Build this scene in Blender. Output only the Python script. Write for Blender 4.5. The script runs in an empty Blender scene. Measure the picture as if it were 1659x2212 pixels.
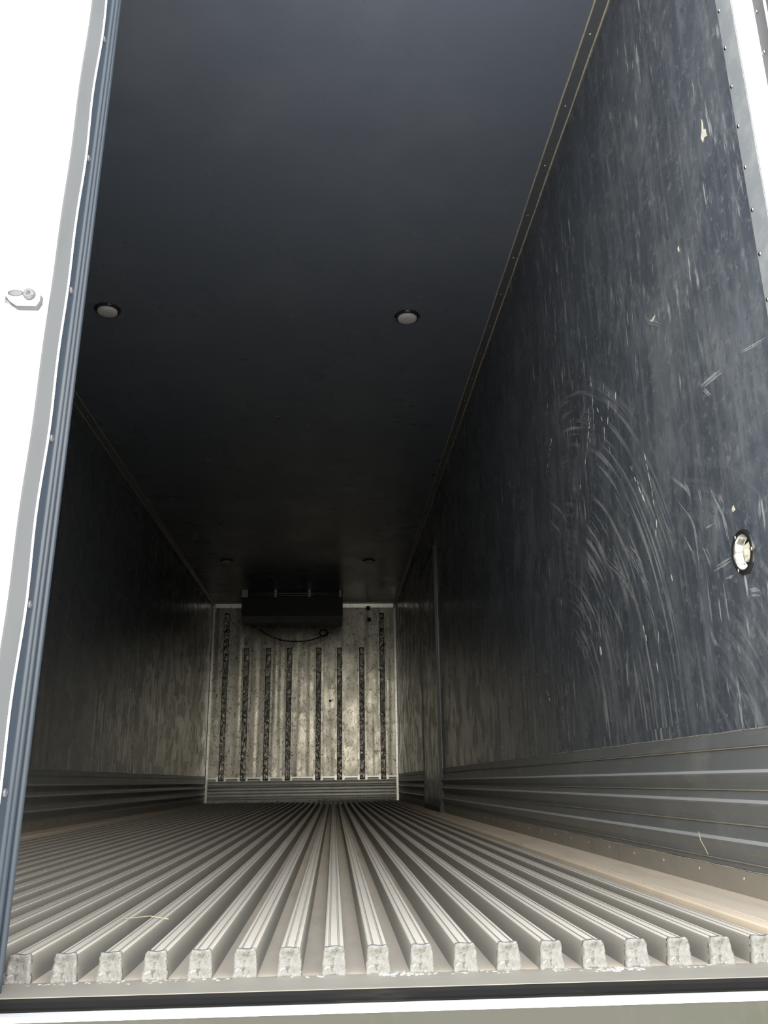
import bpy, bmesh, math, random
from mathutils import Vector, Matrix
random.seed(7)
S = bpy.context.scene
COL = S.collection

# ------------------------------------------------------------------ camera
IMG_W, IMG_H, F_PX = 1659, 2212, 1854.7
cd = bpy.data.cameras.new('camera')
cam = bpy.data.objects.new('camera', cd)
COL.objects.link(cam)
cd.sensor_fit = 'HORIZONTAL'
cd.sensor_width = 36.0
cd.lens = 36.0 * F_PX / IMG_W
cd.clip_start = 0.01
PIT, YAW, ROL = 0.3040, 0.0605, -0.0150
fw = Vector((math.sin(YAW) * math.cos(PIT), math.cos(YAW) * math.cos(PIT), math.sin(PIT)))
r0 = Vector((math.cos(YAW), -math.sin(YAW), 0))
u0 = r0.cross(fw)
rt = r0 * math.cos(ROL) + u0 * math.sin(ROL)
up = -r0 * math.sin(ROL) + u0 * math.cos(ROL)
m = Matrix((rt, up, -fw)).transposed().to_4x4()
m.translation = Vector((0.392, -1.3898, 0.2303))
cam.matrix_world = m
S.camera = cam

# ------------------------------------------------------------------ light: an open sky behind the camera
EXPOSURE = 0.3
S.view_settings.view_transform = 'Standard'
S.view_settings.look = 'None'
S.view_settings.exposure = EXPOSURE
S.view_settings.gamma = 1.0
S.view_settings.use_curve_mapping = False
wd = bpy.data.worlds.new('sky')
S.world = wd
wd.use_nodes = True
nt = wd.node_tree
nt.nodes.clear()
tc = nt.nodes.new('ShaderNodeTexCoord')
sx = nt.nodes.new('ShaderNodeSeparateXYZ')
mr = nt.nodes.new('ShaderNodeMapRange')
mr.inputs['From Min'].default_value = -1
mr.inputs['From Max'].default_value = 1
cr = nt.nodes.new('ShaderNodeValToRGB')
bg = nt.nodes.new('ShaderNodeBackground')
ow = nt.nodes.new('ShaderNodeOutputWorld')
nt.links.new(tc.outputs['Generated'], sx.inputs[0])
nt.links.new(sx.outputs['Z'], mr.inputs['Value'])
nt.links.new(mr.outputs[0], cr.inputs[0])
nt.links.new(cr.outputs[0], bg.inputs['Color'])
nt.links.new(bg.outputs[0], ow.inputs[0])
SKY = [(-1.0, (1.0, 1.0, 1.02)), (-0.6, (.52, .52, .51)), (-0.15, (.15, .145, .125)), (0.03, (.13, .125, .105)),
       (0.065, (1.40, 1.32, 1.14)), (0.36, (1.35, 1.29, 1.16)), (0.62, (.42, .46, .52)), (1.0, (.26, .33, .44))]
els = cr.color_ramp.elements
els[0].color = (*SKY[0][1], 1)
els[1].color = (*SKY[-1][1], 1)
for z, c in SKY[1:-1]:
    els.new((z + 1) / 2).color = (*c, 1)
SKY_STRENGTH = 5.2
bg.inputs['Strength'].default_value = SKY_STRENGTH
S.cycles.max_bounces = 10
S.cycles.diffuse_bounces = 6
S.cycles.glossy_bounces = 6
S.cycles.use_denoising = True
S.cycles.sample_clamp_indirect = 8.0


# ------------------------------------------------------------------ materials
def N(t, kind, **kw):
    n = t.nodes.new(kind)
    for k, v in kw.items():
        if hasattr(n, k) and k not in n.inputs:
            setattr(n, k, v)
        else:
            n.inputs[k].default_value = v
    return n


class Mat:
    def __init__(self, name, col, rough=.5, metal=0.0, spec=.5):
        self.m = bpy.data.materials.new(name)
        self.m.use_nodes = True
        self.t = self.m.node_tree
        self.b = self.t.nodes['Principled BSDF']
        self.b.inputs['Roughness'].default_value = rough
        self.b.inputs['Metallic'].default_value = metal
        self.b.inputs['Specular IOR Level'].default_value = spec
        c = self.t.nodes.new('ShaderNodeRGB')
        c.outputs[0].default_value = (*col, 1)
        self.c = c.outputs[0]
        self.tc = self.t.nodes.new('ShaderNodeTexCoord')
        self.h = None
        self.r = None

    def noise(self, scale, detail=4, rough=.55, dist=0.0, vec=None, stretch=(1, 1, 1), rot=(0, 0, 0)):
        mp = self.t.nodes.new('ShaderNodeMapping')
        mp.inputs['Scale'].default_value = stretch
        mp.inputs['Rotation'].default_value = rot
        self.t.links.new(vec or self.tc.outputs['Object'], mp.inputs[0])
        n = N(self.t, 'ShaderNodeTexNoise', Scale=scale, Detail=detail, Roughness=rough, Distortion=dist)
        self.t.links.new(mp.outputs[0], n.inputs['Vector'])
        return n.outputs['Fac']

    def ramp(self, fac, a, b, lo=0.0, hi=1.0):
        r = N(self.t, 'ShaderNodeMapRange')
        for k, v in zip(('From Min', 'From Max', 'To Min', 'To Max'), (a, b, lo, hi)):
            r.inputs[k].default_value = v
        r.clamp = True
        r.interpolation_type = 'SMOOTHSTEP'
        self.t.links.new(fac, r.inputs['Value'])
        return r.outputs[0]

    def mul(self, a, b):
        n = N(self.t, 'ShaderNodeMath', operation='MULTIPLY')
        for i, v in enumerate((a, b)):
            if isinstance(v, (int, float)):
                n.inputs[i].default_value = v
            else:
                self.t.links.new(v, n.inputs[i])
        return n.outputs[0]

    def mix(self, fac, col):
        n = N(self.t, 'ShaderNodeMix', data_type='RGBA')
        self.t.links.new(fac, n.inputs['Factor'])
        self.t.links.new(self.c, n.inputs['A'])
        n.inputs['B'].default_value = (*col, 1)
        self.c = n.outputs['Result']
        return self

    def rough(self, fac, lo, hi):
        self.t.links.new(self.ramp(fac, .3, .7, lo, hi), self.b.inputs['Roughness'])
        return self

    def bump(self, fac, strength=.2, dist=.01):
        n = N(self.t, 'ShaderNodeBump', Strength=strength, Distance=dist)
        self.t.links.new(fac, n.inputs['Height'])
        if self.h is not None:
            self.t.links.new(self.h, n.inputs['Normal'])
        self.h = n.outputs[0]
        return self

    def done(self):
        self.t.links.new(self.c, self.b.inputs['Base Color'])
        if self.h is not None:
            self.t.links.new(self.h, self.b.inputs['Normal'])
        return self.m


def arc_scuffs(k, cy, cz, r_lo, r_hi, amount, col, dens=26.0, side=1):
    """pale rub marks that follow arcs about one point of the wall"""
    t = k.t
    s = t.nodes.new('ShaderNodeSeparateXYZ')
    t.links.new(k.tc.outputs['Object'], s.inputs[0])

    def mth(op, a, b=None):
        n = N(t, 'ShaderNodeMath', operation=op)
        for i, v in enumerate((a, b)):
            if v is None:
                continue
            if isinstance(v, (int, float)):
                n.inputs[i].default_value = v
            else:
                t.links.new(v, n.inputs[i])
        return n.outputs[0]
    dy = mth('SUBTRACT', s.outputs['Y'], cy)
    dz = mth('SUBTRACT', s.outputs['Z'], cz)
    r = mth('SQRT', mth('ADD', mth('MULTIPLY', dy, dy), mth('MULTIPLY', dz, dz)))
    a = mth('ARCTAN2', dz, dy)
    cb = t.nodes.new('ShaderNodeCombineXYZ')
    t.links.new(mth('MULTIPLY', r, dens), cb.inputs[0])
    t.links.new(mth('MULTIPLY', a, 1.6), cb.inputs[1])
    n = N(t, 'ShaderNodeTexNoise', Scale=1.0, Detail=3, Roughness=.6)
    t.links.new(cb.outputs[0], n.inputs['Vector'])
    line = k.ramp(n.outputs['Fac'], .50, .64)
    band = k.mul(k.ramp(r, r_lo, r_lo + .12), k.ramp(r, r_hi, r_hi - .2))
    spots = k.ramp(k.noise(2.6, 2), .42, .62)
    near = k.ramp(dy, -.10, -.38)
    k.mix(k.mul(k.mul(line, k.mul(band, k.mul(spots, near))), amount), col)


def wall_mat(name, base, scuffed):
    k = Mat(name, base, .30, 0.0, .5)
    if scuffed:
        k.mix(k.ramp(k.noise(3.0, 6, .68, .3), .46, .74, 0, .75), (.135, .150, .168))
        k.mix(k.ramp(k.noise(11, 6, .7, .2, None, (1, 1.6, .8)), .52, .74, 0, .6), (.185, .198, .212))
        k.mix(k.ramp(k.noise(5, 5, .65, .4), .56, .70, 0, .6), (.045, .053, .066))
        arc_scuffs(k, 1.75, .35, .35, 1.35, .65, (.42, .44, .455), 52)
        arc_scuffs(k, .75, .1, .25, .95, .30, (.36, .38, .40), 40)
        k.mix(k.ramp(k.noise(10, 4, .6, .3, None, (1, 2.4, .45), (-.45, 0, 0)), .48, .70, 0, .5), (.150, .172, .200))
        k.mix(k.ramp(k.noise(38, 5, .7, .2), .54, .70, 0, .5), (.225, .238, .252))
        k.mix(k.ramp(k.noise(24, 5, .7, .2), .56, .70, 0, .6), (.045, .053, .068))
        k.mix(k.mul(k.ramp(k.noise(22, 4, .6, 0, None, (1, 2.2, .35), (.75, 0, 0)), .58, .72, 0, .9),
                    k.ramp(k.noise(1.7, 2), .46, .60)), (.42, .44, .46))
        k.mix(k.ramp(k.noise(26, 5, .7, .3), .66, .74, 0, .8), (.45, .46, .46))
        k.mix(k.ramp(k.noise(90, 3, .7), .74, .78, 0, .7), (.60, .61, .61))
    else:
        k.mix(k.ramp(k.noise(4, 5, .65, 0, None, (1, 1, .4)), .5, .78, 0, .5), (.19, .195, .20))
    k.mix(k.ramp(k.noise(34, 3, .6, 0, None, (1, 1, .012)), .52, .74, 0, .25 if scuffed else .5), (.20, .205, .21) if scuffed else (.23, .21, .175))
    k.bump(k.noise(9, 1, .5, 0, None, (1, 1.8, .015)), .20, .012)
    k.bump(k.noise(48, 1, .5, 0, None, (1, 1.5, .005)), .18, .003)
    k.rough(k.noise(6, 4), .19, .33)
    return k.done()


M = {}
M['wall'] = wall_mat('dark_worn_wall_lining', (.064, .075, .094), True)
M['wall_plain'] = wall_mat('dark_wall_lining', (.105, .116, .135), False)

k = Mat('dark_ceiling_lining', (.122, .140, .172), .28)
k.mix(k.ramp(k.noise(1.4, 6, .65), .42, .8, 0, .6), (.18, .192, .215))
k.mix(k.ramp(k.noise(60, 3, .7), .74, .80, 0, .5), (.30, .30, .30))
k.bump(k.noise(4, 1, .5, 0, None, (.15, 2.0, 1)), .10, .012)
k.rough(k.noise(2, 3), .24, .34)
M['ceiling'] = k.done()

k = Mat('corner_strip_lining', (.085, .09, .098), .35)
k.mix(k.ramp(k.noise(20, 4), .5, .75, 0, .5), (.13, .13, .128))
M['corner'] = k.done()

k = Mat('stained_metal_sheet', (.50, .48, .42), .32, .86)
k.mix(k.ramp(k.noise(6, 7, .7, .2, None, (1, 1, .6)), .42, .72, 0, .8), (.33, .31, .26))
k.mix(k.ramp(k.noise(3.2, 5, .65, 0, None, (2, 1, .5)), .55, .75, 0, .6), (.40, .32, .225))
k.mix(k.ramp(k.noise(26, 5, .75, .8, None, (1, 1, .7)), .54, .63, 0, .8), (.10, .09, .07))
k.mix(k.ramp(k.noise(48, 3, .6, 1.2, None, (1.3, 1, .5), (0, .4, 0)), .60, .67, 0, .9), (.06, .055, .045))
k.mix(k.ramp(k.noise(70, 3, .6), .72, .77, 0, .8), (.8, .79, .75))
k.bump(k.noise(7, 1, .5, 0, None, (1.3, 1, .05)), .75, .012)
k.bump(k.noise(30, 3, .55), .10, .004)
k.rough(k.noise(5, 3), .25, .36)
M['bulkhead'] = k.done()

k = Mat('dented_strip_metal', (.30, .292, .268), .28, .85)
k.mix(k.ramp(k.noise(14, 5, .6), .45, .7, 0, .7), (.08, .077, .07))
k.bump(k.noise(17, 3, .5, .8), .85, .02)
M['strip'] = k.done()

k = Mat('aluminium_trim', (.80, .79, .75), .30, .8)
k.mix(k.ramp(k.noise(30, 4, .6, 0, None, (1, 1, .3)), .5, .75, 0, .5), (.45, .44, .40))
k.bump(k.noise(14, 3), .06, .005)
M['trim'] = k.done()

k = Mat('grooved_bulkhead_kick_metal', (.42, .42, .39), .38, .5)
k.mix(k.ramp(k.noise(10, 5, .65), .45, .72, 0, .6), (.27, .265, .245))
M['backkick'] = k.done()

k = Mat('dull_kick_panel_metal', (.16, .17, .178), .42, .25)
k.mix(k.ramp(k.noise(6, 5, .65), .45, .75, 0, .6), (.25, .255, .258))
k.mix(k.ramp(k.noise(40, 4, .6, 0, None, (1, .1, 1)), .55, .8, 0, .4), (.36, .335, .285))
k.mix(k.ramp(k.noise(70, 3, .7), .73, .78, 0, .6), (.55, .54, .50))
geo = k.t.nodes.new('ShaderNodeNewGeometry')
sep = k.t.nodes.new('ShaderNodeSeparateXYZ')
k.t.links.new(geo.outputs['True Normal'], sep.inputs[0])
k.mix(k.ramp(sep.outputs['Z'], .35, .8, 0, .9), (.50, .50, .49))  # up-facing ledges painted paler: dust plus the light they catch
k.bump(k.noise(30, 3), .05, .004)
M['kick'] = k.done()

k = Mat('dusty_base_metal', (.28, .26, .225), .55, .2)
k.mix(k.ramp(k.noise(9, 5, .65), .45, .7, 0, .6), (.20, .195, .175))
k.mix(k.ramp(k.noise(40, 4, .6, 0, None, (1, 1, .2)), .55, .75, 0, .5), (.30, .275, .23))
M['base'] = k.done()

k = Mat('dust_line', (.22, .20, .155), .9)
k.mix(k.ramp(k.noise(40, 4), .45, .7, 0, .7), (.16, .14, .11))
M['dust'] = k.done()

k = Mat('dusty_groove_floor', (.68, .58, .46), .85)
k.mix(k.ramp(k.noise(6, 6, .65, 0, None, (2.5, .5, 1)), .42, .72, 0, .7), (.54, .46, .365))
k.mix(k.ramp(k.noise(30, 5, .7), .60, .72, 0, .6), (.68, .62, .53))
k.mix(k.ramp(k.noise(90, 3, .7), .72, .76, 0, .8), (.20, .17, .13))
k.bump(k.noise(80, 4), .15, .003)
M['groove'] = k.done()

k = Mat('dusty_rib_aluminium', (.72, .655, .565), .55, .15)
k.mix(k.ramp(k.noise(5, 6, .65, 0, None, (6, .5, 1)), .40, .70, 0, .7), (.61, .565, .495))
k.mix(k.ramp(k.noise(24, 5, .7, 0, None, (3, .8, 1)), .60, .70, 0, .6), (.36, .36, .35))
k.mix(k.ramp(k.noise(60, 4, .6, 0, None, (1, 1, 1)), .62, .72, 0, .35), (.66, .63, .57))
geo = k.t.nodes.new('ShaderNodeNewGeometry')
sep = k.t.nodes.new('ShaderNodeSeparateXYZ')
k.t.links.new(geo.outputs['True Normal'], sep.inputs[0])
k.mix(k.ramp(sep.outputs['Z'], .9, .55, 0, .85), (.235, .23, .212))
k.bump(k.noise(90, 3), .10, .002)
M['rib'] = k.done()

k = Mat('white_sealant', (.25, .247, .237), .75)
k.mix(k.ramp(k.noise(60, 5, .7, .5), .44, .62, 0, .8), (.165, .162, .15))
k.mix(k.ramp(k.noise(35, 4, .7, .7), .58, .66, 0, .8), (.095, .092, .082))
k.mix(k.ramp(k.noise(130, 4, .7), .58, .68, 0, .85), (.47, .467, .45))
k.bump(k.noise(70, 5, .6, .4), .9, .006)
M['sealant'] = k.done()

k = Mat('white_residue', (.40, .396, .378), .8)
k.mix(k.ramp(k.noise(90, 4), .45, .7, 0, .6), (.24, .235, .215))
M['residue'] = k.done()
k = Mat('yellowed_sealant_line', (.42, .385, .29), .7)
k.mix(k.ramp(k.noise(30, 4), .45, .7, 0, .7), (.25, .23, .18))
M['bead'] = k.done()

k = Mat('beige_sill', (.27, .25, .212), .7)
k.mix(k.ramp(k.noise(8, 5, .6, 0, None, (.6, 4, 1)), .45, .7, 0, .6), (.23, .212, .178))
k.mix(k.ramp(k.noise(80, 4, .7), .62, .72, 0, .5), (.36, .32, .26))
M['sill'] = k.done()

k = Mat('black_rubber', (.012, .013, .016), .45)
k.mix(k.ramp(k.noise(6, 5, .65, 0, None, (1, 1, 3)), .55, .75, 0, .5), (.06, .058, .055))
M['rubber'] = k.done()
k = Mat('smudged_sill_rubber', (.007, .007, .0075), .6, 0, .12)
k.mix(k.ramp(k.noise(5, 6, .7, 0, None, (.6, 1, 8)), .50, .70, 0, .6), (.030, .028, .026))
M['sillrubber'] = k.done()
k = Mat('grey_rubber_flap', (.090, .096, .104), .6)
k.mix(k.ramp(k.noise(14, 4, .6, 0, None, (1, 1, .25)), .45, .7, 0, .6), (.072, .078, .086))
M['flap'] = k.done()
k = Mat('blue_grey_seal', (.040, .054, .074), .38)
k.mix(k.ramp(k.noise(12, 4, .6, 0, None, (1, 1, .2)), .45, .75, 0, .4), (.07, .085, .10))
M['seal'] = k.done()
k = Mat('white_paint', (.90, .90, .885), .35)
k.mix(k.ramp(k.noise(3, 4), .5, .8, 0, .15), (.84, .84, .82))
M['white'] = k.done()
k = Mat('galvanised_white', (.62, .625, .61), .4)
k.mix(k.ramp(k.noise(40, 4), .5, .7, 0, .4), (.50, .505, .49))
M['rod'] = k.done()
k = Mat('bracket_paint', (.62, .625, .61), .4)
k.mix(k.ramp(k.noise(60, 4), .5, .7, 0, .5), (.40, .405, .39))
M['bracket'] = k.done()
k = Mat('grey_wall_end_strip', (.24, .26, .285), .4, .1)
k.mix(k.ramp(k.noise(18, 5, .65), .42, .68, 0, .7), (.34, .355, .37))
M['endstrip'] = k.done()
k = Mat('bright_sill_lip', (.93, .93, .93), .35, .3)
k.mix(k.ramp(k.noise(50, 4), .6, .75, 0, .3), (.80, .80, .79))
M['lip'] = k.done()
k = Mat('stained_frame_metal', (.050, .050, .040), .5, .0)
k.mix(k.ramp(k.noise(5, 5, .65, 0, None, (1, 1, 2.2)), .45, .68, 0, .7), (.042, .045, .026))
k.mix(k.ramp(k.noise(26, 5, .6, 0, None, (1, 1, .25)), .52, .75, 0, .5), (.075, .075, .066))
M['frame'] = k.done()
k = Mat('grey_post_metal', (.13, .132, .150), .4, .3)
k.mix(k.ramp(k.noise(12, 5, .6, 0, None, (1, 1, .2)), .45, .7, 0, .6), (.19, .19, .18))
M['post'] = k.done()
k = Mat('chrome', (.60, .59, .56), .22, 1.0)
k.mix(k.ramp(k.noise(40, 3), .6, .8, 0, .2), (.5, .48, .45))
M['chrome'] = k.done()
k = Mat('dark_chrome', (.05, .05, .052), .14, .6)
k.mix(k.ramp(k.noise(40, 3), .6, .8, 0, .2), (.08, .08, .08))
M['darkchrome'] = k.done()
k = Mat('ivory_plastic', (.74, .71, .58), .4)
k.mix(k.ramp(k.noise(20, 3), .5, .8, 0, .2), (.68, .66, .56))
M['ivory'] = k.done()
k = Mat('frosted_diffuser', (.60, .585, .57), .45)
k.mix(k.ramp(k.noise(20, 3), .5, .8, 0, .2), (.52, .51, .50))
M['diffuser'] = k.done()
k = Mat('dark_unit_casing', (.040, .042, .042), .5)
k.mix(k.ramp(k.noise(9, 4), .5, .75, 0, .4), (.06, .06, .055))
M['casing'] = k.done()
k = Mat('grey_unit_lip', (.24, .24, .225), .5, .2)
k.mix(k.ramp(k.noise(9, 4), .5, .75, 0, .4), (.09, .09, .085))
M['unitlip'] = k.done()
k = Mat('unit_divider', (.72, .70, .64), .45, .2)
k.mix(k.ramp(k.noise(20, 4), .5, .75, 0, .4), (.55, .53, .48))
M['divider'] = k.done()
k = Mat('scratch_mark', (.78, .78, .76), .7)
k.mix(k.ramp(k.noise(60, 4), .45, .7, 0, .6), (.5, .5, .5))
M['scratch'] = k.done()
k = Mat('rub_mark', (.25, .268, .288), .5)
k.mix(k.ramp(k.noise(45, 5, .7), .40, .62, 0, .9), (.135, .148, .162))
M['smear'] = k.done()
k = Mat('bare_chip', (.62, .60, .52), .6)
k.mix(k.ramp(k.noise(60, 4), .45, .7, 0, .6), (.45, .43, .37))
M['chip'] = k.done()
k = Mat('straw', (.55, .50, .36), .8)
k.mix(k.ramp(k.noise(60, 4), .45, .7, 0, .6), (.40, .37, .28))
M['straw'] = k.done()


# ------------------------------------------------------------------ builders
def link(name, bm, mat, parent=None, smooth=False, recalc=True):
    if recalc:
        bmesh.ops.recalc_face_normals(bm, faces=bm.faces[:])
    me = bpy.data.meshes.new(name)
    bm.to_mesh(me)
    bm.free()
    if mat:
        me.materials.append(M[mat])
    if smooth:
        for p in me.polygons:
            p.use_smooth = True
    o = bpy.data.objects.new(name, me)
    COL.objects.link(o)
    if parent is not None:
        o.parent = parent
    return o


def struct(o, label, cat):
    o['kind'] = 'structure'
    o['label'] = label
    o['category'] = cat
    return o


def tag(o, label, cat, group=None):
    o['label'] = label
    o['category'] = cat
    if group:
        o['group'] = group
    return o


def thing(name, loc, label, cat, group=None):
    o = bpy.data.objects.new(name, None)
    o.empty_display_size = .05
    COL.objects.link(o)
    o.location = loc
    return tag(o, label, cat, group)


def copy_tree(o, parent=None):
    c = o.copy()
    COL.objects.link(c)
    if parent is not None:
        c.parent = parent
    for ch in list(o.children):
        copy_tree(ch, c)
    return c


def box(bm, x0, x1, y0, y1, z0, z1):
    v = [bm.verts.new((x, y, z)) for x in (x0, x1) for y in (y0, y1) for z in (z0, z1)]
    for f in ((0, 1, 3, 2), (4, 6, 7, 5), (0, 4, 5, 1), (2, 3, 7, 6), (0, 2, 6, 4), (1, 5, 7, 3)):
        bm.faces.new([v[i] for i in f])
    return bm


def bevel(bm, w, seg=2):
    bmesh.ops.bevel(bm, geom=bm.edges[:], offset=w, segments=seg, affect='EDGES', profile=.6)
    return bm


def bx(x0, x1, y0, y1, z0, z1, bev=0):
    bm = box(bmesh.new(), x0, x1, y0, y1, z0, z1)
    if bev:
        bevel(bm, bev)
    return bm


def loft(bm, rings, close=True, caps=True):
    R = [[bm.verts.new(p) for p in r] for r in rings]
    n = len(R[0])
    for a, b in zip(R, R[1:]):
        for i in range(n if close else n - 1):
            j = (i + 1) % n
            bm.faces.new((a[i], a[j], b[j], b[i]))
    if caps and close:
        bm.faces.new(R[0][::-1])
        bm.faces.new(R[-1])
    return bm


def prism(bm, poly, axis, a, b):
    """poly = closed list of 2D points; axis 0/1/2 = direction of extrusion"""
    def P(p, t):
        if axis == 0:
            return (t, p[0], p[1])
        if axis == 1:
            return (p[0], t, p[1])
        return (p[0], p[1], t)
    return loft(bm, [[P(p, a) for p in poly], [P(p, b) for p in poly]])


def tube(bm, pts, r, seg=8):
    pts = [Vector(p) for p in pts]
    rings = []
    nrm = None
    for i, p in enumerate(pts):
        d = (pts[min(i + 1, len(pts) - 1)] - pts[max(i - 1, 0)]).normalized()
        if nrm is None:
            nrm = d.orthogonal().normalized()
        nrm = (nrm - d * nrm.dot(d)).normalized()
        b = d.cross(nrm)
        rr = r[i] if isinstance(r, (list, tuple)) else r
        rings.append([p + (nrm * math.cos(2 * math.pi * k / seg) + b * math.sin(2 * math.pi * k / seg)) * rr for k in range(seg)])
    return loft(bm, rings)


def lathe(bm, prof, seg=40, mat=None, caps=True):
    """prof = list of (r, h) turned about local z; mat = 4x4 applied"""
    rings = [[(r * math.cos(2 * math.pi * k / seg), r * math.sin(2 * math.pi * k / seg), h) for k in range(seg)] for r, h in prof]
    loft(bm, rings, True, caps)
    if mat is not None:
        bmesh.ops.transform(bm, matrix=mat, verts=bm.verts[:])
    return bm


def dome(r, h, seg=12, n=4):
    return [(r * math.cos(t * math.pi / 2 / n), h * math.sin(t * math.pi / 2 / n)) for t in range(n)] + [(r * .02, h)]


AIM = {'-x': Matrix.Rotation(-math.pi / 2, 4, 'Y'), '+x': Matrix.Rotation(math.pi / 2, 4, 'Y'),
       '-y': Matrix.Rotation(math.pi / 2, 4, 'X'), '-z': Matrix.Rotation(math.pi, 4, 'X'), '+z': Matrix.Identity(4)}


def rivets(parent, pts, aim, r=.006, h=.003, mat='trim', name='rivet'):
    first = None
    for p in pts:
        if first is None:
            bm = lathe(bmesh.new(), [(r, 0), (r, h * .2)] + dome(r, h), 10, AIM[aim])
            first = o = link(name, bm, mat, parent, True)
        else:
            o = first.copy()
            COL.objects.link(o)
            o.parent = parent
        o.location = p


W2, H, L = 1.23, 2.537, 10.064       # half width, ceiling height, depth of the box
FRONT = -.05

# ------------------------------------------------------------------ the setting: shell
SW = (.268, .668)                    # round switch recess in the right wall (y, z)


def wall_right_mesh():
    bm = bmesh.new()
    y0, z0, hw = SW[0], SW[1], .07
    ys = [-.02, y0 - hw, y0 + hw, L + .05]
    zs = [-.05, z0 - hw, z0 + hw, H + .05]
    for a in range(3):
        for b in range(3):
            if a == 1 and b == 1:
                continue
            v = [bm.verts.new((W2, *p)) for p in ((ys[a], zs[b]), (ys[a + 1], zs[b]), (ys[a + 1], zs[b + 1]), (ys[a], zs[b + 1]))]
            bm.faces.new(v)
    n = 40
    inn, out = [], []
    for k in range(n):
        t = 2 * math.pi * k / n
        c, s = math.cos(t), math.sin(t)
        q = hw / max(abs(c), abs(s))
        inn.append(bm.verts.new((W2, y0 + .036 * c, z0 + .036 * s)))
        out.append(bm.verts.new((W2, y0 + q * c, z0 + q * s)))
    for k in range(n):
        j = (k + 1) % n
        bm.faces.new((inn[k], inn[j], out[j], out[k]))
    box(bm, W2 + .075, W2 + .08, -.02, L + .05, -.05, H + .05)
    bmesh.ops.remove_doubles(bm, verts=bm.verts[:], dist=1e-5)
    return bm


wr = struct(link('wall_right', wall_right_mesh(), 'wall'), 'dark scuffed right side wall of the cargo box with pale scratches', 'wall')
wl = struct(link('wall_left', bx(-W2 - .08, -W2, FRONT, L + .05, -.05, H + .05), 'wall_plain'),
            'dark smooth left side wall of the cargo box', 'wall')
wb = struct(link('wall_back', bx(-W2 - .08, W2 + .08, L, L + .08, -.05, H + .05), 'bulkhead'),
            'stained metal bulkhead at the far end of the cargo box', 'wall')
ce = struct(link('ceiling', bx(-W2 - .08, W2 + .08, FRONT, L + .05, H, H + .08), 'ceiling'), 'dark smooth ceiling of the cargo box', 'ceiling')

fl = struct(link('floor', bx(-W2 - .05, W2 + .05, -.088, L + .02, -.07, -.036), 'groove'),
            'ribbed dusty metal floor running to the bulkhead', 'floor')

# floor ribs: 33 equal bars, each a part with a white plug on its front end
PITCH, X0 = .0639, -.0538


def rib_bm():
    t, b = .0138, .0172
    prof = [(-b, -.037), (-t - .0012, -.004), (-t, -.0012), (-t + .002, 0), (-.0085, 0), (-.0078, -.0016), (-.0058, -.0016), (-.005, 0),
            (.005, 0), (.0058, -.0016), (.0078, -.0016), (.0085, 0), (t - .002, 0), (t, -.0012), (t + .0012, -.004), (b, -.037)]
    return prism(bmesh.new(), prof, 1, 0, L - .002)


def plug_bm(seed):
    rnd = random.Random(seed)
    bm = bmesh.new()
    nx, nz = 9, 12
    off = [(rnd.uniform(0, 9), rnd.uniform(0, 9)) for _ in range(3)]
    fr, bk = [], []
    for j in range(nz):
        v = j / (nz - 1)
        wl_ = .0142 + .0036 * (1 - v) + .0005 * math.sin(9 * v + off[0][0]) + rnd.uniform(-.0005, .0005)
        wr_ = .0142 + .0036 * (1 - v) + .0005 * math.sin(8 * v + off[0][1]) + rnd.uniform(-.0005, .0005)
        if v > .93:
            wl_ -= .0014
            wr_ -= .0014
        fr.append([])
        bk.append([])
        for i in range(nx):
            u = i / (nx - 1)
            x = -wl_ + (wl_ + wr_) * u + .0004 * math.sin(5 * v * (1 + off[2][1]) + 3 * u)
            z = -.0362 + .0375 * v + .0006 * math.sin(7 * u + off[1][0])
            e = min(u, 1 - u, v + .4, (1 - v)) * 4
            y = -.0062 + .0032 * min(1, max(0, e - .25)) - .0045 * (1 - v) ** 1.6 + .0010 * math.sin(6 * u + off[1][1] + 5 * v) * math.sin(8 * v + off[2][0])
            fr[-1].append(bm.verts.new((x, y, z)))
            bk[-1].append(bm.verts.new((x, .004, z)))
    for j in range(nz - 1):
        for i in range(nx - 1):
            bm.faces.new((fr[j][i], fr[j][i + 1], fr[j + 1][i + 1], fr[j + 1][i]))
            bm.faces.new((bk[j][i + 1], bk[j][i], bk[j + 1][i], bk[j + 1][i + 1]))
    for j in range(nz - 1):
        bm.faces.new((bk[j][0], fr[j][0], fr[j + 1][0], bk[j + 1][0]))
        bm.faces.new((fr[j][-1], bk[j][-1], bk[j + 1][-1], fr[j + 1][-1]))
    for i in range(nx - 1):
        bm.faces.new((bk[0][i], bk[0][i + 1], fr[0][i + 1], fr[0][i]))
        bm.faces.new((fr[-1][i], fr[-1][i + 1], bk[-1][i + 1], bk[-1][i]))
    return bm


rib0 = None
for n in range(-15, 18):
    if rib0 is None:
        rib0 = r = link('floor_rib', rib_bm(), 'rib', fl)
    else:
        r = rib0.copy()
        COL.objects.link(r)
        r.parent = fl
    r.location = (X0 + PITCH * n, 0, 0)
    p = link('end_plug', plug_bm(n + 40), 'sealant', r, True)
    p['label'] = 'white cracked sealant plug'

# flat dusty strips along both walls, with a saw-toothed rail at their edge
for s in (1, -1):
    prof = [(s * 1.085, -.037), (s * 1.085, -.003), (s * 1.088, 0), (s * 1.094, 0), (s * 1.095, -.0018), (s * 1.099, -.0018), (s * 1.1, 0),
            (s * 1.106, 0), (s * 1.107, -.0018), (s * 1.111, -.0018), (s * 1.112, 0), (s * 1.2245, 0), (s * 1.2245, -.037)]
    link('edge_strip', prism(bmesh.new(), prof, 1, 0, L - .002), 'groove', fl)


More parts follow.
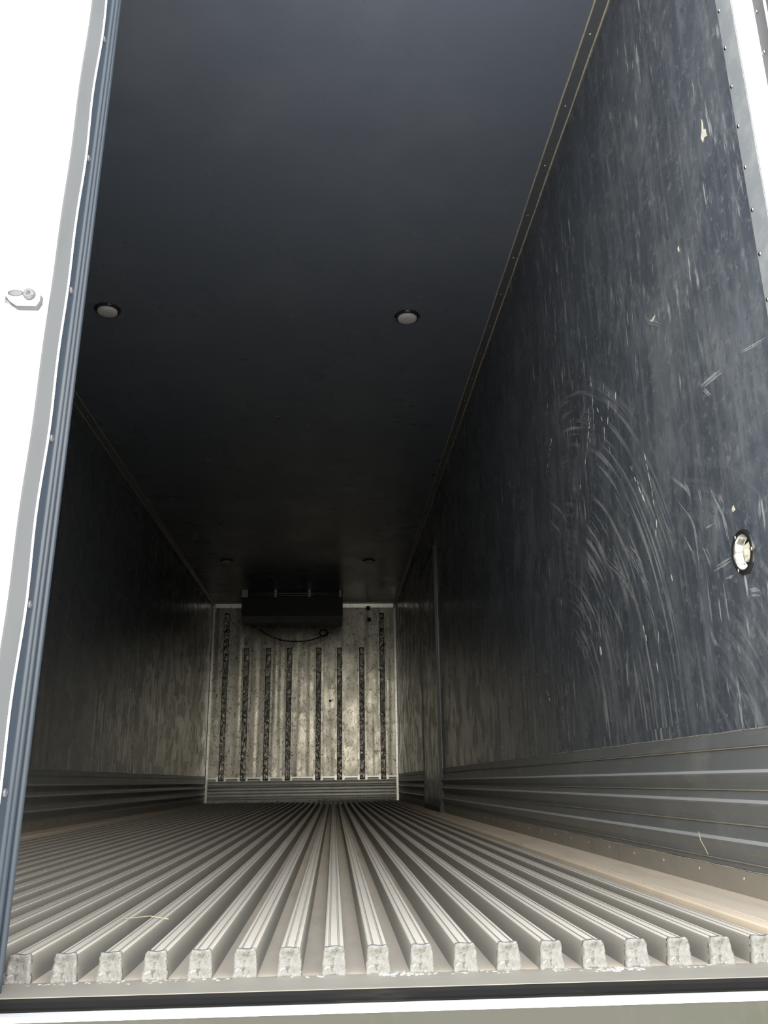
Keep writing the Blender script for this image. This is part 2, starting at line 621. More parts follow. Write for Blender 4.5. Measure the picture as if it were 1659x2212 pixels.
# sealant crumbs left along the front of the floor grooves
def crumbs_bm():
    rnd = random.Random(5)
    bm = bmesh.new()
    for q in range(260):
        g = rnd.choice((0, 1, 2, 3, 4, 6, 8, 8, 8, 8, 9, 10, 12, 12, 13, 13, 13, 13, 14, 15))
        x = X0 + PITCH * (g + rnd.uniform(.0, 1.0))
        y = rnd.gauss(-.014, .006) - (.006 if g == 13 else 0)
        s = rnd.uniform(.0008, .0032) * (1.3 if g in (8, 13) else 1)
        mt = Matrix.Translation((x, y, -.0362 + s * .25)) @ Matrix.Rotation(rnd.uniform(0, 6), 4, 'Z') @ Matrix.Diagonal((s * rnd.uniform(1, 2.2), s, s * .55, 1))
        bmesh.ops.create_icosphere(bm, subdivisions=1, radius=1, matrix=mt)
    for v in bm.verts:
        v.co += Vector((rnd.uniform(-1, 1), rnd.uniform(-1, 1), rnd.uniform(-.5, .5))) * .0005
        v.co.z = max(v.co.z, -.0362)
    return bm


cr_ = link('sealant_crumbs', crumbs_bm(), 'residue')
tag(cr_, 'white crumbs of old sealant lying along the front of the ribbed floor', 'debris')
cr_['kind'] = 'stuff'

# ------------------------------------------------------------------ rear sill
sl = struct(link('trim_1', bx(-1.30, 1.33, -.122, -.090, -.30, -.0535, .003), 'frame'), 'stained grey-green metal rear sill below the floor', 'trim')
link('sill_plate', bx(-1.26, 1.26, -.093, -.004, -.0362, -.0352), 'sill', sl)
gb = prism(bmesh.new(), [(-.088, -.070), (-.0925, -.066), (-.0935, -.058), (-.0925, -.0505), (-.0935, -.0475), (-.094, -.041), (-.0925, -.0364), (-.088, -.0364)], 0, -1.26, 1.26)
link('sill_seal', gb, 'sillrubber', sl)['label'] = 'black smudged rubber strip'
lp = prism(bmesh.new(), [(-.095, -.0535), (-.095, -.0525), (-.117, -.0525), (-.1225, -.0542), (-.1240, -.0578), (-.1215, -.0585)], 0, -1.30, 1.33)
link('sill_lip', lp, 'lip', sl)['label'] = 'bright bare metal lip'

# ------------------------------------------------------------------ right rear post
rp = struct(link('trim_2', prism(bmesh.new(), [(1.2303, -.020), (1.257, -.0485), (1.312, -.0485), (1.312, -.020)], 2, -.0515, 2.7), 'white'),
            'bright white slanted rear door post right of the opening', 'trim')
link('post_face', prism(bmesh.new(), [(1.257, -.049), (1.2585, -.083), (1.262, -.086), (1.31, -.086), (1.31, -.049)], 2, -.0515, 2.7), 'post', rp)['label'] = 'grey riveted post face'
link('post_rail', prism(bmesh.new(), [(1.2584, -.0822), (1.2572, -.0835), (1.2576, -.0855), (1.2605, -.0870), (1.262, -.0862)], 2, -.0515, 2.7), 'lip', rp)['label'] = 'shiny thin metal rail'
link('hinge_seal', prism(bmesh.new(), [(1.2605, -.0872), (1.2600, -.096), (1.266, -.11), (1.32, -.11), (1.32, -.0865)], 2, -.0515, 2.7), 'flap', rp)
rivets(rp, [(1.2572, -.0565, 1.627 + .105 * i) for i in range(-2, 5)], '-x', .0045, .0025, 'chrome')
et = struct(link('trim_3', bx(W2 - .0022, W2 - .0002, -.0195, .037, .33, 2.5), 'endstrip'), 'thin riveted metal strip down the rear edge of the right wall', 'trim')
rivets(et, [(W2 - .0022, .028, 1.212 + .1023 * i) for i in range(-6, 11)], '-x', .0048, .003, 'chrome')
# unseen header across the top of the rear frame, added to block light
struct(link('trim_4', bx(-1.30, 1.33, -.14, -.055, 2.50, 2.72), 'white'), 'unseen white metal header over the rear doors, added to block light', 'trim')

# ------------------------------------------------------------------ ceiling and corner trims
for s, nm, lab in ((1, 'trim_5', 'dark riveted corner strip between ceiling and right wall'), (-1, 'trim_6', 'dark corner strip between ceiling and left wall')):
    ft = prism(bmesh.new(), [(s * (W2 - .034), H - .0002), (s * (W2 - .0002), H - .028), (s * (W2 - .0002), H - .0002)], 1, FRONT + .02, L - .01)
    t = struct(link(nm, ft, 'corner'), lab, 'trim')
    rr = random.Random(3 + s)
    for (px, pz) in ((W2 - .035, H - .001), (W2 - .001, H - .029)):
        pts = [(s * px + rr.uniform(-.0012, .0012), FRONT + .02 + i * .12, pz) for i in range(84)]
        link('sealant_line', tube(bmesh.new(), pts, .0034, 6), 'bead', t, True)
    rivets(t, [(s * (W2 - .019), .75 + .31 * i, H - .0155) for i in range(30)], '-z', .004, .003, 'trim')
for s, nm, lab in ((1, 'trim_7', 'bright vertical metal corner strip right of the bulkhead'), (-1, 'trim_8', 'bright vertical metal corner strip left of the bulkhead')):
    pr = [(s * (W2 - .036), L - .0005), (s * (W2 - .036), L - .006), (s * (W2 - .010), L - .0066), (s * (W2 - .004), L - .012), (s * (W2 - .003), L - .050), (s * (W2 - .0005), L - .050), (s * (W2 - .0005), L - .0005)]
    t = struct(link(nm, prism(bmesh.new(), pr, 2, -.03, H - .07), 'trim'), lab, 'trim')
    rivets(t, [(s * (W2 - .024), L - .0062, .12 + .14 * i) for i in range(17)], '-y', .005, .003, 'rubber')
tt = prism(bmesh.new(), [(L - .0005, H - .062), (L - .005, H - .062), (L - .013, H - .010), (L - .024, H - .004), (L - .052, H - .003), (L - .052, H - .0005), (L - .0005, H - .0005)], 0, -W2 + .04, W2 - .04)
t = struct(link('trim_9', tt, 'trim'), 'bright metal angle along the top of the bulkhead', 'trim')
rivets(t, [(-1.15 + .085 * i, L - .0065, H - .053) for i in range(28)], '-y', .005, .003, 'rubber')

# ------------------------------------------------------------------ kick panels (baseboards)
KP = [(.320, .0008), (.318, .005), (.289, .006), (.285, .0025), (.281, .003), (.2455, .0062), (.2425, .0072), (.2365, .0160), (.233, .0170), (.229, .0155), (.214, .0035), (.2045, .0020),
      (.200, .003), (.1875, .0062), (.1845, .0072), (.1785, .0160), (.175, .0170), (.171, .0155), (.150, .0035), (.1375, .0020), (.132, .003), (.1105, .0062), (.1075, .0072), (.1015, .0160), (.098, .0170), (.094, .0155),
      (.074, .0035), (.0625, .0025), (.0495, .0045)]


def kick_bm(s, ya, yb):
    bm = bmesh.new()
    prof = [(s * W2 - s * d, z) for z, d in KP] + [(s * W2 - s * .0003, .0495), (s * W2 - s * .0003, .320)]
    prism(bm, prof, 1, ya, yb)
    return bm


def baseboard(s, name, label, spans):
    b = None
    for ya, yb in spans:
        o = link(name if b is None else 'corrugated_panel', kick_bm(s, ya, yb), 'kick', b)
        if b is None:
            b = struct(o, label, 'baseboard')
        xi = s * (W2 - .0065)
        link('base_plate', bx(*sorted((s * (W2 - .0055), s * (W2 - .0003))), ya, yb, -.0355, .0465), 'base', b)['label'] = 'dusty flat metal plate'
        rr = random.Random(int(ya * 10) + s)
        n = max(4, int((yb - ya) / .06))
        for z, rad in ((.3195, .0018), (.0478, .0012)):
            pts = [(s * (W2 - .0045), ya + (yb - ya) * i / n, z + rr.uniform(-.0006, .0006)) for i in range(n + 1)]
            link('sealant_line', tube(bmesh.new(), pts, [rad * rr.uniform(.6, 1.2) for _ in pts], 6), 'sealant' if z > .3 else 'bead', b, True)
        for z in (.2865, .2035, .136, .062):
            link('dust_line', bx(*sorted((s * (W2 - .0062), s * (W2 - .003))), ya, yb, z - .0016, z + .0008), 'dust', b)
        rivets(b, [(s * (W2 - .0055), y, .032) for y in [ya + .47 + .222 * q for q in range(int((yb - ya - .5) / .222))][:20]], '-x' if s > 0 else '+x', .0045, .0028, 'trim')
    return b


DY0, DY1 = 5.45, 6.63            # side door
baseboard(1, 'baseboard_right', 'corrugated metal kick panel along the foot of the right wall', ((-.018, DY0 - .02), (DY1 + .02, L - .052)))
baseboard(-1, 'baseboard_left', 'corrugated metal kick panel along the foot of the left wall', ((-.03, L - .052),))

bb = bmesh.new()
zs = [.279, .231, .195, .172, .133, .094, .055, .030]
prof = [(L - .0003, .282), (L - .007, .2805)]
for a, b in zip(zs, zs[1:]):
    prof += [(L - .010, a - .004), (L - .012, (a + b) / 2), (L - .010, b + .004), (L - .003, b + .002), (L - .003, b - .002)]
prof += [(L - .010, .026), (L - .010, -.036), (L - .0003, -.036)]
prism(bb, prof, 0, -W2 + .037, W2 - .037)
b = struct(link('baseboard_back', bb, 'backkick'), 'grooved metal kick panel along the foot of the bulkhead', 'baseboard')
link('top_flange', bx(-W2 + .037, W2 - .037, L - .011, L - .004, .283, .303, .001), 'trim', b)
o = link('bottom_flange', bx(-W2 + .037, W2 - .037, L - .016, L - .0101, -.034, .026, .001), 'chip', b)
o['label'] = 'pale riveted bottom strip'
rivets(b, [(-1.1 + .2 * i, L - .016, .012) for i in range(12)], '-y', .006, .003, 'rubber')


def lumps(name, parent, pts, mat, r, seed):
    rnd = random.Random(seed)
    bm = bmesh.new()
    for p in pts:
        s = r * rnd.uniform(.6, 1.3)
        bmesh.ops.create_icosphere(bm, subdivisions=2, radius=1, matrix=Matrix.Translation(p) @ Matrix.Diagonal((s * rnd.uniform(.9, 1.6), s * .6, s, 1)))
    for v in bm.verts:
        v.co += Vector((rnd.uniform(-1, 1), 0, rnd.uniform(-1, 1))) * r * .15
    return link(name, bm, mat, parent)


o = lumps('sealant_residue', b, [(.20 + .014 * i, L - .014, .004 + .012 * math.sin(i * 1.7)) for i in range(68)], 'residue', .013, 3)
o['kind'] = 'stuff'

# ------------------------------------------------------------------ side door in the right wall
d1 = struct(link('door_1', bx(1.205, W2 - .0003, DY0 + .012, DY1 - .03, .005, 2.065, .003), 'wall_plain'), 'dark narrow side door set in the right wall', 'door')
o = link('edge_frame', bx(1.2225, W2 - .0003, DY0 - .013, DY0 - .003, -.0005, 2.15, .001), 'kick', d1)
o['label'] = 'bright thin metal edge'
link('edge_frame', bx(1.222, W2 - .0003, DY1 + .004, DY1 + .014, .0, 2.10, .001), 'wall_plain', d1)
g = bmesh.new()
box(g, 1.204, W2 - .0003, DY0 - .003, DY0 + .0115, .0, 2.085)
box(g, 1.199, W2 - .0003, DY1 - .0295, DY1 + .003, .0, 2.085)
box(g, 1.203, W2 - .0003, DY0 + .0115, DY1 - .0295, 2.066, 2.095)
link('door_gasket', g, 'rubber', d1)['label'] = 'black rubber gasket'
link('bottom_sweep', bx(1.195, W2 - .003, DY0 + .0115, DY1 - .0295, .0005, .045, .004), 'rubber', d1)

# ------------------------------------------------------------------ left rear door, closed, seen on its free edge
# every edge of the profile: (y, x at z = 0, slope per metre)
def xl(a, s, z):
    return a + s * z


ZD = [-.045 + .03 * i for i in range(87)]


def wob(z, ph=0):
    return .0012 * math.sin((z - 1.009) * 2 * math.pi / .262 + math.pi / 2 + ph) + .0006 * math.sin(z * 17)


body = []
for z in ZD:
    xe = xl(-.0640, .020, z)
    body.append([(-1.28, -.150, z), (xe - .019, -.150, z), (xe - .004, -.132, z), (xe - .004 + .002, -.052, z), (-1.28, -.052, z)])
dl = struct(link('door_2', loft(bmesh.new(), body), 'white'), 'bright white closed left rear door seen at its free edge', 'door')
flap, strip = [], []
for z in ZD:
    xe = xl(-.0640, .0215, z)
    w = wob(z)
    flap.append([(xe - .0215 + w * .6, -.1535, z), (xe - .0175 + w * .6, -.1565, z), (xe - .002 + w, -.1385, z), (xe - .002 + w, -.1345, z), (xe - .0055 + w, -.1325, z), (xe - .020 + w * .6, -.1502, z)])
    strip.append([(xe - .0020 + w, -.1389, z), (xe + .0003 + w, -.1362, z), (xe - .0004 + w, -.1340, z), (xe - .0030 + w, -.1335, z)])
link('outer_flap', loft(bmesh.new(), flap), 'flap', dl)['label'] = 'grey rubber sealing flap'
link('edge_strip', loft(bmesh.new(), strip), 'lip', dl)['label'] = 'thin bright metal strip'
edge = []
for z in ZD:
    xe = xl(-.0640, .0205, z)
    edge.append([(xe - .006, -.132, z), (xe - .0012, -.1318, z), (xe + .001, -.118, z), (xe + .001, -.056, z), (xe - .004, -.0525, z), (xe - .008, -.0525, z)])
link('edge_cap', loft(bmesh.new(), edge), 'seal', dl)['label'] = 'dark blue-grey edge cap'
for yy, ro in ((-.104, .0052), (-.085, .0056), (-.063, .0060)):
    rg = []
    for z in ZD:
        xe = xl(-.0640, .0205 - (.004 if yy > -.07 else 0), z) + .001 + (.003 if yy > -.07 else 0)
        rg.append([(xe - .003, yy - ro * 1.3, z), (xe + ro * .6, yy - ro * .8, z), (xe + ro, yy, z), (xe + ro * .6, yy + ro * .8, z), (xe - .003, yy + ro * 1.3, z)])
    link('seal_ridge', loft(bmesh.new(), rg), 'seal', dl, True)
first = None
for i in range(-4, 5):
    z = 1.009 + .262 * i
    if z < 0:
        continue
    bmx = lathe(bmesh.new(), [(.0062, -.002), (.0062, .0012), (.0052, .0030), (.0028, .0036), (.0024, .0026), (.0003, .0026)], 14, AIM['+x'])
    o = link('edge_bolt', bmx, 'post', dl, True)
    o.location = (xl(-.0640, .0205, z) + .0005, -.1235, z)
# lock rod on the outer face with its guide bracket
rod = thing('lock_rod', (-.146, -.172, -.04), 'pale upright lock rod mounted on the white left door', 'lock rod')
link('rod', tube(bmesh.new(), [(0, 0, 0), (0, 0, 2.5)], .0145, 20), 'rod', rod, True)
br = thing('rod_bracket', (-.112, -.151, .976), 'pale bolted guide bracket holding the lock rod on the left door', 'bracket')
pl = []
for (x, z) in [(-.020, .040), (-.009, .028), (.004, .014), (.028, .010), (.035, .003), (.035, -.008), (.030, -.018), (.0, -.018), (-.012, -.010), (-.022, .004), (-.034, .012)]:
    pl.append((x, z))
bmp = prism(bmesh.new(), pl, 1, -.0125, 0)
bevel(bmp, .0015, 2)
link('bracket_plate', bmp, 'bracket', br)
gp = prism(bmesh.new(), [(x * 1.03 + .001, z * 1.05 - .0025) for x, z in pl], 1, -.0072, 0)  # grey outline behind the plate, standing in for shade along its lower edge
link('shade_outline', gp, 'flap', br)
cl = bmesh.new()
arc = [(-.034 + .019 * math.cos(t), -.021 + .019 * math.sin(t)) for t in [math.radians(a) for a in range(-170, 200, 15)]]
arc2 = [(-.034 + .0150 * math.cos(t), -.021 + .0150 * math.sin(t)) for t in [math.radians(a) for a in range(-170, 200, 15)]][::-1]
prism(cl, arc + arc2, 2, -.02, .045)
link('clamp_sleeve', cl, 'rod', br)
bo = lathe(bmesh.new(), [(.0095, 0), (.0095, .004), (.0075, .0075), (.0032, .0078), (.003, .005), (.0003, .005)], 24, AIM['-y'])
o = link('bracket_bolt', bo, 'post', br, True)
o.location = (.020, -.0125, -.001)
sb = bmesh.new()
lathe(sb, [(.0075, 0), (.0075, .001), (.006, .0014), (.0003, .0006)], 20, AIM['-y'] @ Matrix.Diagonal((1.6, .75, 1, 1)))
o = link('slot', sb, 'post', br, True)
o.location = (-.002, -.0125, .002)

# ------------------------------------------------------------------ bulkhead strips
def strip_thing(x, z0, z1, label):
    t = thing('wall_strip', (x, L - .0005, z0), label, 'strip', 'vertical strips on the bulkhead')
    h = z1 - z0
    rr = random.Random(int(x * 1000))
    bm = bmesh.new()
    nx, nz = 8, int(h / .018)
    g = []
    for j in range(nz + 1):
        g.append([])
        for i in range(nx + 1):
            u = i / nx
            e = min(1, min(u, 1 - u) * 6)
            q = math.sin(j * .9 + x * 9) * math.sin(j * .37 + 3 * u + x * 5) + rr.uniform(-.6, .6)
            y = -.015 - .0040 * q * e * (1 if j < nz * .8 else .3)
            g[-1].append(bm.verts.new(((u - .5) * .066, y, h * j / nz)))
    for j in range(nz):
        for i in range(nx):
            bm.faces.new((g[j][i], g[j][i + 1], g[j + 1][i + 1], g[j + 1][i]))
    for i in (0, nx):
        bk = [bm.verts.new((g[j][i].co.x, 0, g[j][i].co.z)) for j in range(nz + 1)]
        for j in range(nz):
            bm.faces.new((g[j][i], g[j + 1][i], bk[j + 1], bk[j]))
    for j in (0, nz):
        a = [bm.verts.new((g[j][i].co.x, 0, g[j][i].co.z)) for i in (0, nx)]
        bm.faces.new(g[j] + a[::-1])
    bmesh.ops.remove_doubles(bm, verts=bm.verts[:], dist=1e-5)
    link('channel', bm, 'strip', t, True)
    for s in (-1, 1):
        link('flange', bx(s * .048 - .013, s * .048 + .013, -.0045, 0, .03, h, .0008), 'bulkhead', t)
        rivets(t, [(s * .050, -.0045, .08 + i * .26) for i in range(int((h - .1) / .26) + 1)], '-y', .006, .003, 'rubber')
        f = prism(bmesh.new(), [(s * .036, .045), (s * .050, .055), (s * .062, .040), (s * .066, .012), (s * .058, -.006), (s * .036, -.008)], 1, -.022, -.012)
        o = link('foot', f, 'trim', t)
        o['label'] = 'bright metal foot'
    return t


SX = [-1.027, -.755, -.470, -.193, .193, .468, .760, 1.030]
SL = ['tall dented metal strip on the bulkhead beside its left corner', 'short metal strip on the bulkhead below the left end of the cooling unit',
      'third vertical strip from the left corner of the bulkhead', 'fourth vertical strip from the left, left of the wide middle gap',
      'vertical dented strip just right of the wide middle gap on the bulkhead', 'third vertical strip from the right corner of the bulkhead',
      'dark short strip on the bulkhead below the two small black blocks', 'tall vertical strip on the bulkhead beside its right corner']
for x, lab in zip(SX, SL):
    tall = abs(x) > 1
    strip_thing(x, .262, 2.40 if tall else 1.936, lab)

# small black blocks at the top right of the bulkhead, and a round hole plug
for (x, z, y0, s, lab) in ((.850, 2.462, L - .012, .025, 'upper small black block on the bright angle under the ceiling'),
                           (.865, 2.308, L - .0005, .024, 'lower small black block on the bulkhead right of the cooling unit')):
    bt = bx(x - s, x + s, y0 - .035, y0, z - s, z + s, .003)
    o = link('sensor_block', bt, 'rubber')
    tag(o, lab, 'block', 'black blocks on the bulkhead')
    link('cover_plate', bx(x - s * .7, x + s * .7, y0 - .0375, y0 - .0348, z - s * .7, z + s * .7, .001), 'casing', o)
o = link('hole_plug', lathe(bmesh.new(), [(.015, 0), (.015, .002), (.010, .003), (.0003, .0005)], 20, AIM['-y']), 'rubber')
o.location = (.344, L - .0003, 1.243)
tag(o, 'small round black plug in the middle of the bulkhead', 'plug')

# ------------------------------------------------------------------ cooling unit under the ceiling
ev = thing('cooling_unit', (-.127, 9.20, H), 'dark boxy cooling unit hung from the ceiling before the bulkhead', 'cooling unit')
ex = .627


def part(name, mat, *a, bev=.003, parent=ev):
    return link(name, bx(*a, bev), mat, parent)


part('front_panel', 'casing', -ex, ex, 0, .018, -.331, -.096)
lipb = prism(bmesh.new(), [(.0005, -.3315), (.004, -.3318), (.045, -.404), (.060, -.404), (.060, -.396), (.018, -.3315)], 0, -ex + .002, ex - .002)
link('front_lip', lipb, 'unitlip', ev)['label'] = 'grey sloping lower lip'
for s in (-1, 1):
    prf = [(.0182, -.0005), (.0182, -.331), (.060, -.404), (.30, -.404), (.82, -.30), (.855, -.0005)]
    link('side_panel', prism(bmesh.new(), prf, 0, *sorted((s * (ex - .002), s * (ex - .012)))), 'casing', ev)
bp = prism(bmesh.new(), [(.0605, -.404), (.30, -.404), (.82, -.302), (.82, -.296), (.30, -.397), (.0605, -.397)], 0, -ex + .013, ex - .013)
link('drip_pan', bp, 'casing', ev)
part('intake_housing', 'rubber', -ex + .013, ex - .013, .12, .80, -.28, -.0005)
for xa, xb in ((-.627, -.553), (-.226, -.196), (.196, .226), (.580, .613)):
    part('divider', 'divider', xa, xb, .002, .016, -.0955, -.0005, bev=.001)
for z in (-.047, -.071):
    link('grille_bar', tube(bmesh.new(), [(-.552, .012, z), (.58, .012, z)], .0028, 8), 'divider', ev, True)
for x in (-.45, .45):
    o = link('hose_fitting', lathe(bmesh.new(), [(.014, 0), (.014, .03), (.009, .034), (.009, .045), (.0003, .045)], 14, AIM['-z']), 'trim', ev, True)
    o.location = (x, .40, -.386)

# hose looping under the cooling unit
hp = []
A0, B0 = Vector((-.577, 9.78, 2.112)), Vector((.323, 9.78, 2.112))
for i in range(33):
    u = i / 32
    x = A0.x + (B0.x - A0.x) * u
    z = 1.982 + .13 * abs(2 * u - 1.08) ** 2.3
    hp.append((x, 9.78 + .03 * math.sin(u * math.pi), z))
hs = link('drain_hose', tube(bmesh.new(), hp, .0085, 10), 'rubber', None, True)
tag(hs, 'black hose sagging in an arc under the cooling unit', 'hose')
for u in (9, 25):
    p = hp[u]
    link('hose_clip', bx(p[0] - .008, p[0] + .008, p[1] - .013, p[1] + .013, p[2] - .013, p[2] + .014, .003), 'casing', hs)
loop = [(.255 + .050 * math.cos(t), 9.84, 2.098 + .042 * math.sin(t)) for t in [2 * math.pi * i / 28 for i in range(29)]]
lo = link('hose_coil', tube(bmesh.new(), loop, .010, 10), 'rubber', None, True)
tag(lo, 'black ring of coiled hose under the right end of the cooling unit', 'hose')

# ------------------------------------------------------------------ ceiling lights, hook
def light(x, y, lab):
    t = thing('ceiling_light', (x, y, H), lab, 'ceiling light', 'round ceiling lights')
    link('bezel', lathe(bmesh.new(), [(.0505, 0.0002), (.066, .0002), (.067, .003), (.063, .009), (.055, .012), (.0505, .010)], 48, AIM['-z']), 'darkchrome', t, True)
    link('diffuser', lathe(bmesh.new(), [(.050, .004), (.0495, .017), (.047, .021), (.030, .024), (.0005, .025)], 48, AIM['-z']), 'diffuser', t, True)
    for sx in (-.06, .06):
        o = link('screw', lathe(bmesh.new(), [(.004, 0)] + dome(.004, .0025), 10, AIM['-z']), 'chrome', t, True)
        o.location = (sx, .006, -.0105)
    return t


light(.767, 2.552, 'round ceiling light nearest the right wall, close to the rear doors')
light(-.760, 2.532, 'round ceiling light nearest the left door edge, close to the rear')
light(.771, 7.726, 'far round ceiling light right of the cooling unit')
light(-.770, 7.725, 'far round ceiling light left of the cooling unit')
hk = thing('ceiling_hook', (.020, 3.88, H), 'small dark metal hook on the middle of the ceiling', 'hook')
link('hook_plate', bx(-.022, .022, -.035, .035, -.004, -.0002, .001), 'kick', hk)
link('hook_arm', tube(bmesh.new(), [(0, .01, -.004), (0, .01, -.022), (.004, .004, -.034), (.008, -.010, -.038), (.010, -.022, -.032), (.010, -.026, -.022)], .0045, 8), 'kick', hk, True)

# ------------------------------------------------------------------ round switch in the right wall
sw = thing('wall_switch', (W2, SW[0], SW[1]), 'round chrome recessed switch on the right wall near the rear post', 'switch')
AX = AIM['-x']
link('bezel_ring', lathe(bmesh.new(), [(.0362, -.0005), (.0362, .004), (.0385, .0062), (.0440, .0058), (.0468, .0030), (.0472, .0002)], 56, AX, caps=False), 'darkchrome', sw, True)
link('recess_cup', lathe(bmesh.new(), [(.0361, .004), (.0352, -.002), (.0330, -.0045), (.0325, -.0095), (.0305, -.0105), (.0300, -.0135)], 56, AX, caps=False), 'chrome', sw, True)
link('recess_floor', lathe(bmesh.new(), [(.0302, -.0135), (.0200, -.0140), (.0003, -.0140)], 56, AX, caps=False), 'darkchrome', sw, True)
tg = bx(-.0172, .0172, -.0165, .0165, 0, .0095, .003)
bmesh.ops.transform(tg, matrix=Matrix.Translation((.0125, -.006, -.001)) @ AX @ Matrix.Rotation(.12, 4, 'Z'), verts=tg.verts[:])
o = link('switch_body', tg, 'ivory', sw)
o['label'] = 'ivory square switch'
kb = link('button', lathe(bmesh.new(), [(.0078, 0), (.0076, .003), (.0060, .0042), (.0003, .0045)], 28, AX), 'ivory', o, True)
kb.location = (.0032, -.003, -.002)
for a in (118, 232, 355):
    t_ = math.radians(a)
    s_ = link('screw', lathe(bmesh.new(), [(.0045, 0)] + dome(.0045, .003), 14, AX), 'chrome', sw, True)
    s_.location = (-.0055, -.0415 * math.cos(t_), .0415 * math.sin(t_))

# ------------------------------------------------------------------ scratches and chips on the right wall
SCR = [[(1.125, 1.495), (1.123, 1.395), (1.192, 1.326), (1.229, 1.275)], [(1.119, 1.409), (1.140, 1.304)], [(.999, 1.408), (1.035, 1.370)],
       [(.962, 1.359), (1.003, 1.269)], [(.895, 1.357), (.925, 1.288), (.947, 1.245)], [(1.669, 1.645), (1.715, 1.570)], [(1.648, 1.489), (1.771, 1.382)],
       [(1.241, 1.272), (1.267, 1.223)], [(.851, 1.076), (.805, .997), (.774, .940)], [(.736, 1.066), (.719, .980), (.707, .874), (.729, .801)],
       [(.881, .625), (.868, .573)], [(.775, .594), (.783, .560)], [(.816, .517), (.810, .480)], [(2.599, 1.207), (2.603, 1.156)],
       [(2.789, 1.175), (2.735, 1.107)], [(1.693, .871), (1.703, .835)], [(1.334, 1.188), (1.341, 1.167)], [(1.095, .890), (1.091, .903)],
       [(1.179, 1.403), (1.186, 1.274)], [(1.087, 1.362), (1.047, 1.296)], [(1.035, 1.275), (1.045, 1.225)], [(1.009, 1.203), (1.003, 1.163)],
       [(2.008, .567), (1.963, .517), (1.906, .486)], [(.653, .713), (.645, .687)]]


def ribbon(bm, a, b, w, x=W2 - .0004):
    a, b = Vector(a), Vector(b)
    d = (b - a).normalized()
    n = Vector((-d.y, d.x)) * w / 2
    ps = [a, a.lerp(b, .3) + n, a.lerp(b, .75) + n * .8, b, a.lerp(b, .7) - n * .8, a.lerp(b, .25) - n]
    bm.faces.new([bm.verts.new((x, p.x, p.y)) for p in ps])


bm = bmesh.new()
rnd = random.Random(11)
for path in SCR:
    for a, b in zip(path, path[1:]):
        a, b = Vector(a), Vector(b)
        n = max(1, int((b - a).length / .022))
        for i in range(n):
            if rnd.random() < .25:
                continue
            p, q = a.lerp(b, i / n), a.lerp(b, (i + rnd.uniform(.7, 1.1)) / n)
            j = Vector((rnd.uniform(-1, 1), rnd.uniform(-1, 1))) * .003
            ribbon(bm, p + j, q + j, rnd.uniform(.0022, .0070))
o = link('scratches', bm, 'scratch', wr, recalc=False)
o['kind'] = 'stuff'
o['label'] = 'pale broken scratches'
# wider grey rub marks
SMEAR = [
    (0.0060, [(0.579, 0.898), (0.535, 0.851), (0.497, 0.809), (0.485, 0.763), (0.484, 0.697), (0.489, 0.655)]),
    (0.0072, [(0.383, 0.845), (0.362, 0.802), (0.341, 0.764), (0.337, 0.731), (0.332, 0.689)]),
    (0.0048, [(0.544, 0.784), (0.514, 0.738), (0.495, 0.711)]),
    (0.0048, [(0.451, 0.736), (0.435, 0.706), (0.420, 0.677)]),
    (0.0060, [(0.424, 0.661), (0.377, 0.662), (0.322, 0.663)]),
    (0.0036, [(0.367, 0.635), (0.326, 0.636)]),
    (0.0036, [(0.441, 0.870), (0.433, 0.845), (0.427, 0.816)]),
    (0.0036, [(0.352, 0.833), (0.338, 0.804), (0.331, 0.781)]),
    (0.0036, [(0.521, 0.916), (0.496, 0.887), (0.483, 0.857)]),
    (0.0036, [(0.681, 0.873), (0.647, 0.836), (0.620, 0.804)]),
    (0.0036, [(0.448, 0.763), (0.413, 0.762), (0.374, 0.761)]),
    (0.0072, [(0.269, 0.589), (0.239, 0.585), (0.214, 0.578)]),
    (0.0060, [(1.055, 0.920), (0.926, 0.834), (0.845, 0.744), (0.790, 0.686)]),
    (0.0060, [(1.177, 0.893), (1.021, 0.796), (0.932, 0.710), (0.917, 0.654)]),
    (0.0048, [(1.188, 0.793), (1.103, 0.700), (1.056, 0.625)]),
    (0.0048, [(0.975, 0.892), (0.869, 0.813), (0.817, 0.738)]),
    (0.0048, [(0.878, 0.784), (0.837, 0.721), (0.807, 0.654)]),
    (0.0036, [(1.223, 0.942), (1.044, 0.836), (0.968, 0.750), (0.950, 0.703)]),
    (0.0036, [(1.142, 0.754), (1.063, 0.659), (1.049, 0.591)]),
    (0.0048, [(0.628, 0.995), (0.557, 0.934), (0.491, 0.882), (0.481, 0.841)]),
    (0.0048, [(0.846, 0.692), (0.805, 0.638), (0.781, 0.580)]),
    (0.0036, [(1.782, 1.279), (1.607, 1.177), (1.503, 1.081)]),
    (0.0036, [(1.860, 1.233), (1.677, 1.132), (1.589, 1.056)]),
    (0.0060, [(0.375, 1.081), (0.334, 1.076), (0.276, 1.070), (0.249, 1.065)]),
    (0.0036, [(0.355, 1.076), (0.316, 1.035)]),
    (0.0036, [(0.167, 1.067), (0.105, 1.051), (0.053, 1.040)]),
    (0.0072, [(0.472, 0.559), (0.464, 0.520), (0.446, 0.500)]),
    (0.0036, [(0.633, 1.440), (0.603, 1.394), (0.556, 1.361), (0.525, 1.332)]),
]
bm = bmesh.new()
rnd = random.Random(4)
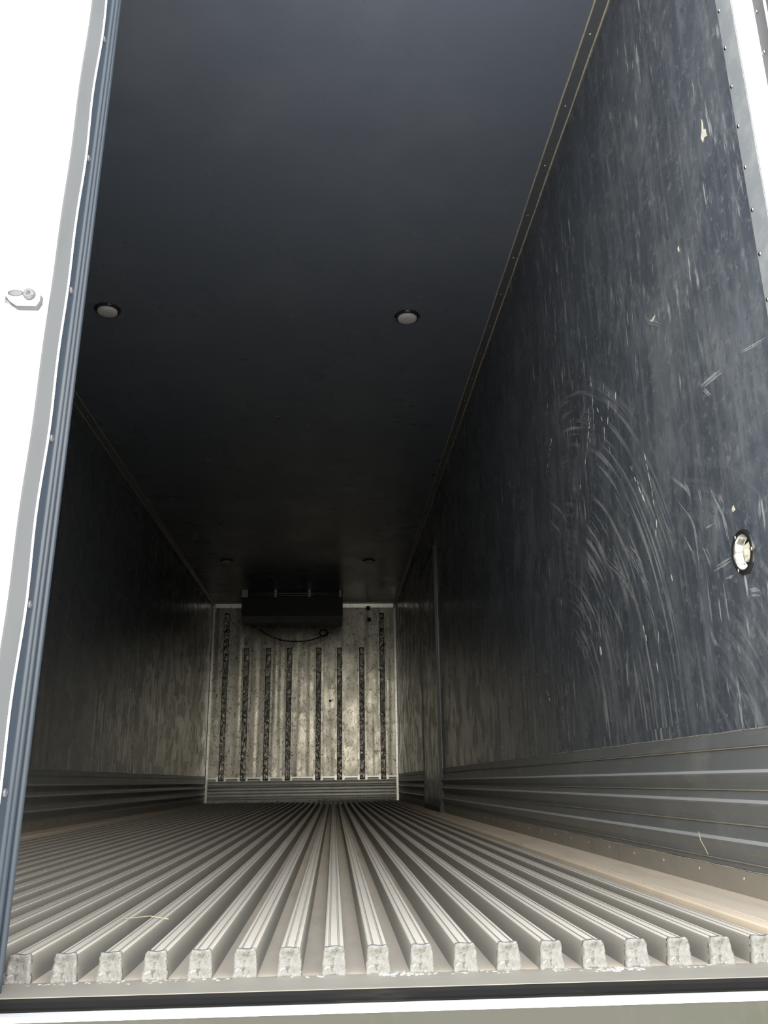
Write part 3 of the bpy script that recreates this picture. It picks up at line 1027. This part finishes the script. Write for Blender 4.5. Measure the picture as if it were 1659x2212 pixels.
for w, path in SMEAR:
    pv = [Vector(p) for p in path]
    for strand in range(3):
        off = Vector((rnd.uniform(-1, 1), rnd.uniform(-1, 1))) * w * 1.6
        t0, t1 = rnd.uniform(0, .35), rnd.uniform(.65, 1)
        n = 16
        L2, R2 = [], []
        for q in range(n + 1):
            u = (t0 + (t1 - t0) * q / n) * (len(pv) - 1)
            b_ = min(int(u), len(pv) - 2)
            f_ = u - b_
            g_ = lambda z: pv[max(0, min(len(pv) - 1, z))]
            p0, p1, p2, p3 = g_(b_ - 1), g_(b_), g_(b_ + 1), g_(b_ + 2)
            c_ = .5 * (2 * p1 + (p2 - p0) * f_ + (2 * p0 - 5 * p1 + 4 * p2 - p3) * f_ * f_ + (3 * p1 - p0 - 3 * p2 + p3) * f_ ** 3) + off
            d_ = (p2 - p1).normalized()
            nn = Vector((-d_.y, d_.x)) * w * .5 * math.sin(math.pi * (q + .15) / (n + .3)) * rnd.uniform(.6, 1.1)
            L2.append(bm.verts.new((W2 - .0003 - .00004 * strand, *(c_ + nn))))
            R2.append(bm.verts.new((W2 - .0003 - .00004 * strand, *(c_ - nn))))
        for q in range(n):
            bm.faces.new((L2[q], L2[q + 1], R2[q + 1], R2[q]))
o = link('rub_marks', bm, 'smear', wr, recalc=False)
o['kind'] = 'stuff'
o['label'] = 'wide grey rub marks'
for pts in ([(.163, 1.612), (.176, 1.618), (.183, 1.612), (.190, 1.628), (.182, 1.640), (.178, 1.655), (.174, 1.668), (.172, 1.655), (.174, 1.640), (.164, 1.632)],
            [(1.268, .600), (1.276, .598), (1.284, .612), (1.280, .628), (1.272, .622)],
            [(.279, .762), (.290, .760), (.293, .768), (.285, .774)],
            [(.372, 1.455), (.378, 1.453), (.380, 1.466), (.374, 1.468)],
            [(.558, 1.386), (.572, 1.378), (.585, 1.381), (.598, 1.394), (.588, 1.387), (.574, 1.388)]):
    bm = bmesh.new()
    loft(bm, [[(W2 - .0002, y, z) for y, z in pts], [(W2 - .0010, y, z) for y, z in pts]])
    link('bare_chip', bm, 'chip', wr)['label'] = 'pale bare chip in the wall lining'

# bits of straw on the ribs and the kick panel
for q, (pts, lab) in enumerate([
        ([(.02, .32, .002), (.06, .34, .003), (.10, .30, .0025)], 'curled pale straw on the floor ribs near the left door edge'),
        ([(1.2135, .628, .112), (1.2130, .622, .095), (1.2185, .615, .078), (1.2195, .605, .066)], 'yellowish straw stuck on the right corrugated kick panel')]):
    o = link('straw', tube(bmesh.new(), pts, .0009, 5), 'straw', None, True)
    tag(o, lab, 'straw')
